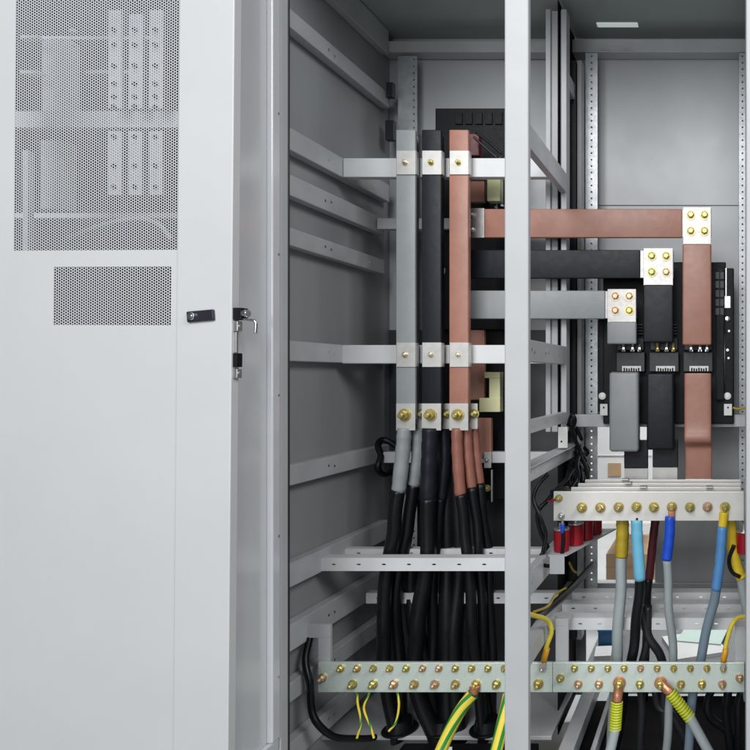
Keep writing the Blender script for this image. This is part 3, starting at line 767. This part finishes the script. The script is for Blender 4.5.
pc('power cable with dark brown sleeve nearest the centre post', BROWND, 4.8, [(474, 428), (476, 455), (480, 485)], [(485, 530), (489, 570)], [(491, 620), (492, 680), (493, 738)], .47, .47)
extra = [((446, 436), (449, 545), (446, 620), (450, 742), 'plain black cable dropping between the black and brown busbar cables'),
         ((412, 560), (412, 610), (424, 660), (436, 742), 'plain black cable low behind the grey sleeved cables'),
         ((456, 436), (459, 560), (455, 640), (458, 742), 'plain black cable straight down left of the brown sleeved cables')]
for (a, b_, c, e, lb) in extra:
    cable('power_cable', lb, 'cable', G1, [('jacket', RUBBER, 8.2, [(a[0], a[1], .50), (b_[0], b_[1], .49), (c[0], c[1], .46), (e[0], e[1], .43)])], .48)
gl = ['black rubber gland under the grey busbar cables', 'black rubber gland under the black busbar cables', 'black rubber gland under the brown busbar cables']
for k, px in enumerate((400, 443, 487)):
    b = NB(); c = P(px, 742, .42); c.z = -1.1195
    cyl(b, c, ZH, S(17, .42), .006, 28, bev=.002); cyl(b, c + ZH * .006, ZH, S(13, .42), .03, 28, S(11, .42)); 
    tag(obj('cable_gland', b, RUBBER, None, 40), gl[k], 'gland', 'cable glands on the cabinet floor')

# black cable hanging from the left bracket
b = NB(); d = .20
cable('hanging_cable', 'glossy black cable looping from the left rail along the floor', 'cable', None,
      [('jacket', RUBBER, 3.2, [(314, 628, .285), (309, 634, .272), (306.5, 655, .25), (309, 680, .23), (311, 705, .22), (318, 724, .22), (336, 737, .25), (360, 739, .30), (376, 737, .34)])], .22, 12)

# yellow-green earth wires, real two-colour insulation
def striped(name, label, cat, r, pts, d, group=None, twist=.12, turn=0, seg=20, lug=None):
    sp = spline(path(pts, d), 14)
    def mf(i, k): return 1 if ((k + turn) % (5 if seg > 8 else 8)) in (0, 1) else 0
    p0 = sp[-1]; t = thing(name, p0, label, cat, group)
    b = NB(); tube(b, sp, S(r, pts[0][2] if len(pts[0]) > 2 else d), seg, None, mf, tw=twist * 2*math.pi/seg); obj('insulation', b, [YWIRE, GREEN], t, 60)
    if lug:
        b = NB(); tube(b, spline(path(lug, d), 4), S(r * .8, d), 12, None, None, True, .6); obj('lug', b, COPPER, t)
    return t
striped('earth_cable', 'thick green and yellow earth cable slanting down left from the earth bar', 'cable', 6.0, [(473, 694, .24), (462, 708, .23), (450, 730, .21), (437, 760, .18)], .235, 'striped earth cables', .10, 0, 20, [(474.5, 686, .238), (473, 695, .238)])
striped('earth_cable', 'green and yellow earth cable half hidden by the centre post', 'cable', 6.0, [(509, 694, .24), (506, 708, .23), (501, 730, .21), (493, 765, .18)], .235, 'striped earth cables', .06, 5)
for k, (pts, lb) in enumerate((([(357, 692), (358, 705), (361, 722), (357, 738)], 'thin green yellow wire at the far left below the earth bar'),
                 ([(370, 692), (364, 708), (370, 725), (374, 738)], 'thin green yellow wire crossing over its left neighbour below the earth bar'),
                 ([(397, 690), (399, 705), (396, 722), (389, 731)], 'short curved green yellow wire in front of the grey busbar cables'))):
    striped('earth_wire', lb, 'wire', 1.15, [(p[0], p[1], .262) for p in pts], .262, 'thin earth wires', .3, 0, 8)
    pass

# right cabinet cables in front of or under the cream bar
G2 = 'coloured cables under the cream bar'
def rcable(label, segs, d=.285, lug=None):
    t = cable('branch_cable', label, 'cable', G2, segs, d)
    if lug:
        (x, y, dd, m, r) = lug
        b = NB(); cyl(b, P(x, y, dd), (0, -1, 0), S(r, dd), .004, 20, bev=.0008); box(b, (X(x - r*.75, dd), dd - .008, Z(y + r * 2.6, dd)), (X(x + r*.75, dd), dd, Z(y, dd)), .003, 3)
        obj('lug', b, m, t, 40)
    return t
rcable('grey cable with ochre yellow sleeve under the cream bar', [('sleeve', OCHRE, 6.6, [(622.5, 518), (622.5, 535), (621.5, 557)]), ('jacket', GCABLE, 5.6, [(621.5, 555), (620, 590), (618.5, 630, .31), (616, 670, .34), (612, 750, .40)])], .30)
rcable('black cable with long light blue sleeve under the cream bar', [('sleeve', LBLUE, 6.0, [(636.5, 519.5), (637.5, 545), (640, 580)]), ('jacket', RUBBER, 5.2, [(640, 578), (638, 610, .275), (634, 640, .292), (629, 672, .30), (622, 700, .31), (615, 750, .33)])], .262)
rcable('dark red cable behind the light blue one', [('sleeve', DRED, 4.4, [(656, 515), (653, 540), (649, 580)]), ('jacket', RUBBER, 4.0, [(649, 578), (646, 620), (645, 700)])], .40)
rcable('grey cable with bright blue sleeve and copper lug', [('sleeve', BLUE, 5.3, [(670, 516), (669.5, 535), (666.5, 560)]), ('jacket', GCABLE, 4.4, [(666.8, 558), (669, 600, .262), (672, 640, .288), (672, 680, .30), (668, 720, .31), (666, 760, .32)])], .243, (671.8, 508, .2495, COPPER, 4.6))
rcable('slate cable with mid blue sleeve and yellow end bowing to the left', [('end_sleeve', YELLOW, 4.5, [(724, 512), (722.5, 527)]), ('sleeve', MBLUE, 5.2, [(722.5, 526), (720, 560), (716, 590)]), ('jacket', SLATE, 4.9, [(716.5, 587), (711, 615, .265), (702, 650, .292), (697, 675, .30), (690, 720, .31), (688, 760, .32)])], .243, (725, 508, .2495, YELLOW, 4.6))
rcable('grey cable with wide yellow sleeve beside the right post', [('sleeve', YELLOW, 6.0, [(730, 515), (732, 545), (738, 570), (742, 578)]), ('jacket', GCABLE, 4.9, [(741, 575), (745, 600), (748, 640), (748, 700)])], .31)
b = NB(); tube(b, spline(path([(734, 545), (729, 560), (732, 572), (740, 577)], .29), 8), .006, 10)
tag(obj('black_wire_loop', b, RUBBER), 'short black wire looped round the yellow sleeve by the right post', 'wire')
# yellow wires rising from the earth bar
for (pts, lb) in (([(543.5, 658, .246), (547, 645, .245), (551.5, 631, .24), (547, 620, .22), (532, 615, .15), (520, 612, .1)], 'thin yellow wire curving from the earth bar to behind the centre post'),
                  ([(723.3, 658, .246), (726, 645, .245), (731, 627, .24), (738, 618, .22), (750, 616, .15), (762, 614, .1)], 'thin yellow wire curving from the earth bar to behind the right post')):
    t = cable('bonding_wire', lb, 'wire', 'thin yellow bonding wires', [('insulation', YWIRE, 2.3, pts)], .245, 10)
    b = NB(); a = P(pts[0][0], pts[0][1] + 4, .246); c = P(pts[1][0], pts[1][1] + 3, .245)
    tube(b, [a, a.lerp(c, .5), c], S(3.0, .246), 10); obj('crimp', b, ORANGE, t)
    b = NB(); box(b, (a.x - .007, .2385, Z(671, .25)), (a.x + .007, .2415, a.z), .001); obj('lug', b, STEEL, t)
# ribbed lime sleeves with copper lugs below the right earth bar
def ribbed(label, p0, p1, p2, lug0):
    t = thing('earth_cable', P(*p2, .20), label, 'cable', 'ribbed earth cables with copper lugs')
    a, b_ = P(*p0, .235), P(*p1, .225)
    n = 76; pts = [a.lerp(b_, i / n) for i in range(n + 1)]
    b = NB(); tube(b, pts, S(5.6, .235), 16, lambda u, i: 1 + (.10 if i % 7 in (2, 3, 4, 5) else -.06), lambda i, k: 1 if (i + (k // 5)) % 7 in (0,) else 0)
    obj('ribbed_sleeve', b, [LIME, RUBBER], t)
    b = NB(); tube(b, spline([b_.lerp(a, .03), P(*p1, .222), P(*p2, .20)], 8), S(5.0, .23), 14); obj('jacket', b, GCABLE, t)
    l0 = P(*lug0, .2405); b = NB()
    cyl(b, l0 + YH * .0085, (0, -1, 0), S(6.4, .24), .0055, 22, bev=.001)
    pts = [l0 + YH * .004, l0.lerp(a, .5) + YH * .002, l0.lerp(a, .75), a.lerp(b_, .04)]
    tube(b, spline(pts, 5), S(5.0, .24), 14, None, None, True, .8)
    obj('lug', b, COPPER, t, 40)
    bolt(t, l0 - YH * .0005 + YH * .002, S(4.8, ED), 'long', GOLD[0])
ribbed('earth cable with lime ribbed sleeve hanging straight down', (617, 701), (615, 730), (607, 765), (619, 684.3))
ribbed('earth cable with lime ribbed sleeve slanting down to the right', (670, 692), (690.5, 718.5), (716, 765), (660.5, 684.3))
# dark loops deeper in the base
G3 = 'dark loose cables low in the right cabinet'
for (pts, r, m, lb) in (([(640, 606), (648, 634), (660, 655), (664, 690), (668, 760)], 4.5, DGREY, 'dark grey cable low behind the blue sleeved one'),
                   ([(648, 606), (646, 648), (640, 680), (642, 720), (640, 760)], 4.0, DGREY, 'dark grey cable dropping straight behind the earth bar'),
                   ([(655, 690), (660, 708), (672, 715), (690, 745), (700, 765)], 4.0, DGREY, 'dark cable hooked under the earth bar and running right'),
                   ([(712, 690), (707, 702), (712, 718), (728, 735), (734, 765)], 4.0, RUBBER, 'black cable loop at the lower right corner'),
                   ([(728, 690), (727, 715), (731, 765)], 4.4, RUBBER, 'straight black cable at the lower right corner'),
                   ([(742, 690), (738, 715), (738, 765)], 4.4, RUBBER, 'black cable against the right post foot')):
    cable('loose_cable', lb, 'cable', G3, [('jacket', m, r, pts)], .33)
# control wires down the partition
rnd = random.Random(3)
G4 = 'thin black control wires at the partition'
base = [[(583, 455, .60), (572, 470, .5), (566, 480, .42), (556, 490, .33), (548, 500, .3), (538, 512, .28), (540, 530, .28), (548, 548, .28)],
        [(580, 452, .60), (577, 465, .5), (578, 478, .45), (570, 490, .42), (566, 488, .34), (552, 492, .26)],
        [(584, 470, .62), (575, 462, .55), (568, 475, .48), (571, 490, .42), (579, 484, .4)],
        [(548, 474, .3), (538, 486, .28), (534, 500, .27), (540, 516, .26), (546, 534, .26), (543, 552, .25)],
        [(563, 530, .245), (563, 545, .243), (560, 560, .243), (548, 566, .25), (539, 560, .27), (548, 546, .29)],
        [(569, 422, .52), (572, 415, .5), (575, 420, .5), (573, 427, .52), (568, 424, .54)],
        [(582, 440, .60), (576, 428, .58), (571, 430, .56), (578, 446, .58), (586, 462, .6)]]
lbs = ['thin black wire hanging loose from the rail end to the partition', 'thin black wire bent across to the left end of the cream bar', 'black wire coil in the tangle at the rear upright',
       'frayed black wire closest to the centre post', 'black wire with blue crimp looping in front of the red insulator', 'black tie looped round the end of the partition rail', 'black wire tangle above the tinned bars']
for pts, lb in zip(base, lbs):
    t = cable('control_wire', lb, 'wire', G4, [('insulation', RUBBER, 2.0, pts)], .3, 8)
    if 'blue crimp' in lb:
        b = NB(); cyl(b, P(562.5, 533, .245), ZH, .0065, .026, 12, bev=.001); obj('crimp', b, BLUE, t, 40)
        b = NB(); cyl(b, P(562.5, 524, .245), ZH, .004, .012, 12); obj('ring_tongue', b, STEEL, t)
for k in range(7):
    x, y, d = rnd.uniform(571, 588), rnd.uniform(430, 470), rnd.uniform(.56, .66)
    pts = [(x, y, d)]
    for j in range(4):
        x += rnd.uniform(-9, 7); y += rnd.uniform(4, 14); d -= .025
        pts.append((max(567, min(588, x)), min(486, y), max(.5, d)))
    cable('control_wire', 'black wire in the tangled bunch beside the rear upright', 'wire', G4, [('insulation', RUBBER, 1.9, pts)], .6, 8)
b = NB(); cyl(b, P(566, 490, .30), (0, -1, 0), .004, .008, 10); 
t = cable('signal_wire', 'thin red wire at the left end of the cream bar', 'wire', None, [('insulation', RED, 1.1, [(548, 502, .246), (553, 500, .243), (557, 500, .243)])], .245, 8); b.free()
# diagonal dark earth harness along the shelf
cable('wire_harness', 'dark taped harness with a yellow strand running back along the shelf', 'cable', None,
      [('jacket', RUBBER, 4.2, [(533, 617, .18), (545, 612, .28), (560, 598, .40), (580, 580, .56), (592, 565, .70)]), ('strand', OCHRE, 1.4, [(534, 612, .17), (548, 606, .27), (556, 594, .38), (566, 588, .45)])], .3, 12)
t = cable('control_wire', 'short yellow green wire beside the shelf upright', 'wire', None, [('insulation', OCHRE, 1.1, [(569, 562, .5), (573, 570, .5), (577, 573, .5)])], .5, 8)
t = cable('control_wire', 'small black wires at the rear end of the left rail', 'wire', None, [('insulation', RUBBER, 3.2, [(400, 449, .64), (390, 442, .63), (382, 440, .62), (378, 446, .60), (381, 456, .58), (378, 468, .56), (384, 474, .6), (396, 470, .64)])], .6, 8)

# ------------------------------------------------------------------ what stands behind the right cabinet
def carton(px0, py0, px1, py1, d, t, m, name, label, cat, flap=None):
    th = thing(name, P((px0 + px1)/2, py1, d), label, cat)
    b = NB(); pbox(b, px0, py0, px1, py1, d, t, .003); body = obj('body', b, m, th)
    return th
t = carton(596, 424, 652, 512, 1.5, .4, PAPER, 'white_carton', 'white carton with an orange label seen through the gap by the grey cover', 'box')
b = NB(); pbox(b, 608, 463, 621, 476, 1.498, .0015, 0); obj('sticker', b, CARD, t)
b = NB(); pbox(b, 597, 455, 652, 456, 1.4985, .001, 0); obj('tape', b, WALLM, t)
t = carton(606, 554, 656, 590, 1.6, .4, CARD, 'cardboard_box', 'brown cardboard box low behind the grey cable', 'box')
b = NB(); pbox(b, 606, 566, 656, 568, 1.5985, .001, 0); obj('tape', b, mat('parcel_tape', (.45, .30, .17), 0, .3), t)
t = carton(598, 632, 612, 660, 1.2, .3, BINB, 'blue_bin', 'blue bin on the floor behind the lower shelf', 'bin')
b = NB(); pbox(b, 597.5, 630, 612.5, 632.5, 1.195, .31, .002); obj('rim', b, BINB, t)
# a pallet table with papers
tt = thing('packing_table', P(640, 660, 1.3), 'low packing table behind the cabinet with papers on it', 'table')
zt = Z(655, 1.3)
b = NB(); box(b, (X(590, 1.3), 1.1, zt - .02), (X(770, 1.3), 1.9, zt), .003); obj('table_top', b, mat('table_grey', (.10, .105, .11), 0, .5), tt)
for sx in (X(594, 1.3), X(765, 1.3)):
    b = NB(); box(b, (sx, 1.15, -1.3), (sx + .04, 1.19, zt - .0202), .002); obj('leg', b, DGREY, tt)
def sheetp(x, y, w, l, rz, m, lb, z, n=6):
    b = NB(); box(b, (-w/2, -l/2, 0), (w/2, l/2, .004 + .001 * n), .001)
    bmesh.ops.transform(b, matrix=Matrix.Translation((x, y, z)) @ Matrix.Rotation(rz, 4, 'Z'), verts=b.verts)
    tag(obj('paper_stack', b, m), lb, 'paper', 'papers behind the cabinet')
sheetp(X(694, 1.35), 1.38, .24, .26, .35, mat('grey_paper', (.34, .345, .34), 0, .7), 'white paper stack low behind the lower shelf, right of the grey cable', zt + .0005, 14)
sheetp(X(705, 1.45), 1.52, .21, .29, -.2, PAPERG, 'pale green sheet lying on the white paper stack', zt + .0195, 2)
sheetp(X(603, 1.12), 1.13, .07, .1, .1, mat('grey_paper', (.34, .345, .34), 0, .7), 'white papers in front of the blue bin', zt + .0005, 88)

# ------------------------------------------------------------------ lamps of the hall, and added fill lights
def area(name, loc, target, sx, sy, power, spread=math.pi, colr=(.985, .995, 1)):
    l = bpy.data.lights.new(name, 'AREA'); l.shape = 'RECTANGLE'; l.size = sx; l.size_y = sy; l.energy = power; l.color = colr
    l.spread = spread
    o = bpy.data.objects.new(name, l); col.objects.link(o); o.location = loc
    o.rotation_euler = (Vector(target) - Vector(loc)).to_track_quat('-Z', 'Y').to_euler()
    return o
area('hall_and_fill_lamp', (3.0, -2.7, 2.8), (-.7, 0.3, -.1), 1.6, 1.8, 125)
area('hall_and_fill_lamp', (-.9, -4.2, 2.7), (-.7, 0.2, 0), 3.0, 2.2, 190)
area('hall_and_fill_lamp', (-1.0, -4.6, .5), (-.7, .2, 0), 2.6, 1.4, 48)  # added low frontal fill, lifts the lower part of the white door
area('rear_lamp', (-.2, .98, 2.8), (-.3, 2.5, -.3), 2.5, .6, 130, R(100))
area('mesh_fill_light', (Dorg.x - .33, -.06, 1.25), (Dorg.x - .33, .10, .2),   .5, .06, 1.5, math.pi, (.80, .88, 1))  # invented light out of view, brightens the bars behind the vent mesh
w = bpy.data.worlds.new('World'); sc.world = w; w.use_nodes = True
bg = w.node_tree.nodes['Background']; bg.inputs['Color'].default_value = (0.80, 0.88, 1.0, 1); bg.inputs['Strength'].default_value = 0.115

# ------------------------------------------------------------------ camera
cd = bpy.data.cameras.new('camera'); cam = bpy.data.objects.new('camera', cd); col.objects.link(cam)
cam.location = (0, -CAM, 0); cam.rotation_euler = (R(90), 0, 0)
cd.sensor_width = 36; cd.lens = 18 / (375 * K); cd.shift_x = -(VX - 375) / 750; cd.shift_y = 0
cd.clip_start = .05; cd.clip_end = 100
sc.camera = cam
sc.view_settings.view_transform = 'Standard'; sc.view_settings.look = 'None'; sc.view_settings.exposure = 0; sc.view_settings.gamma = 1
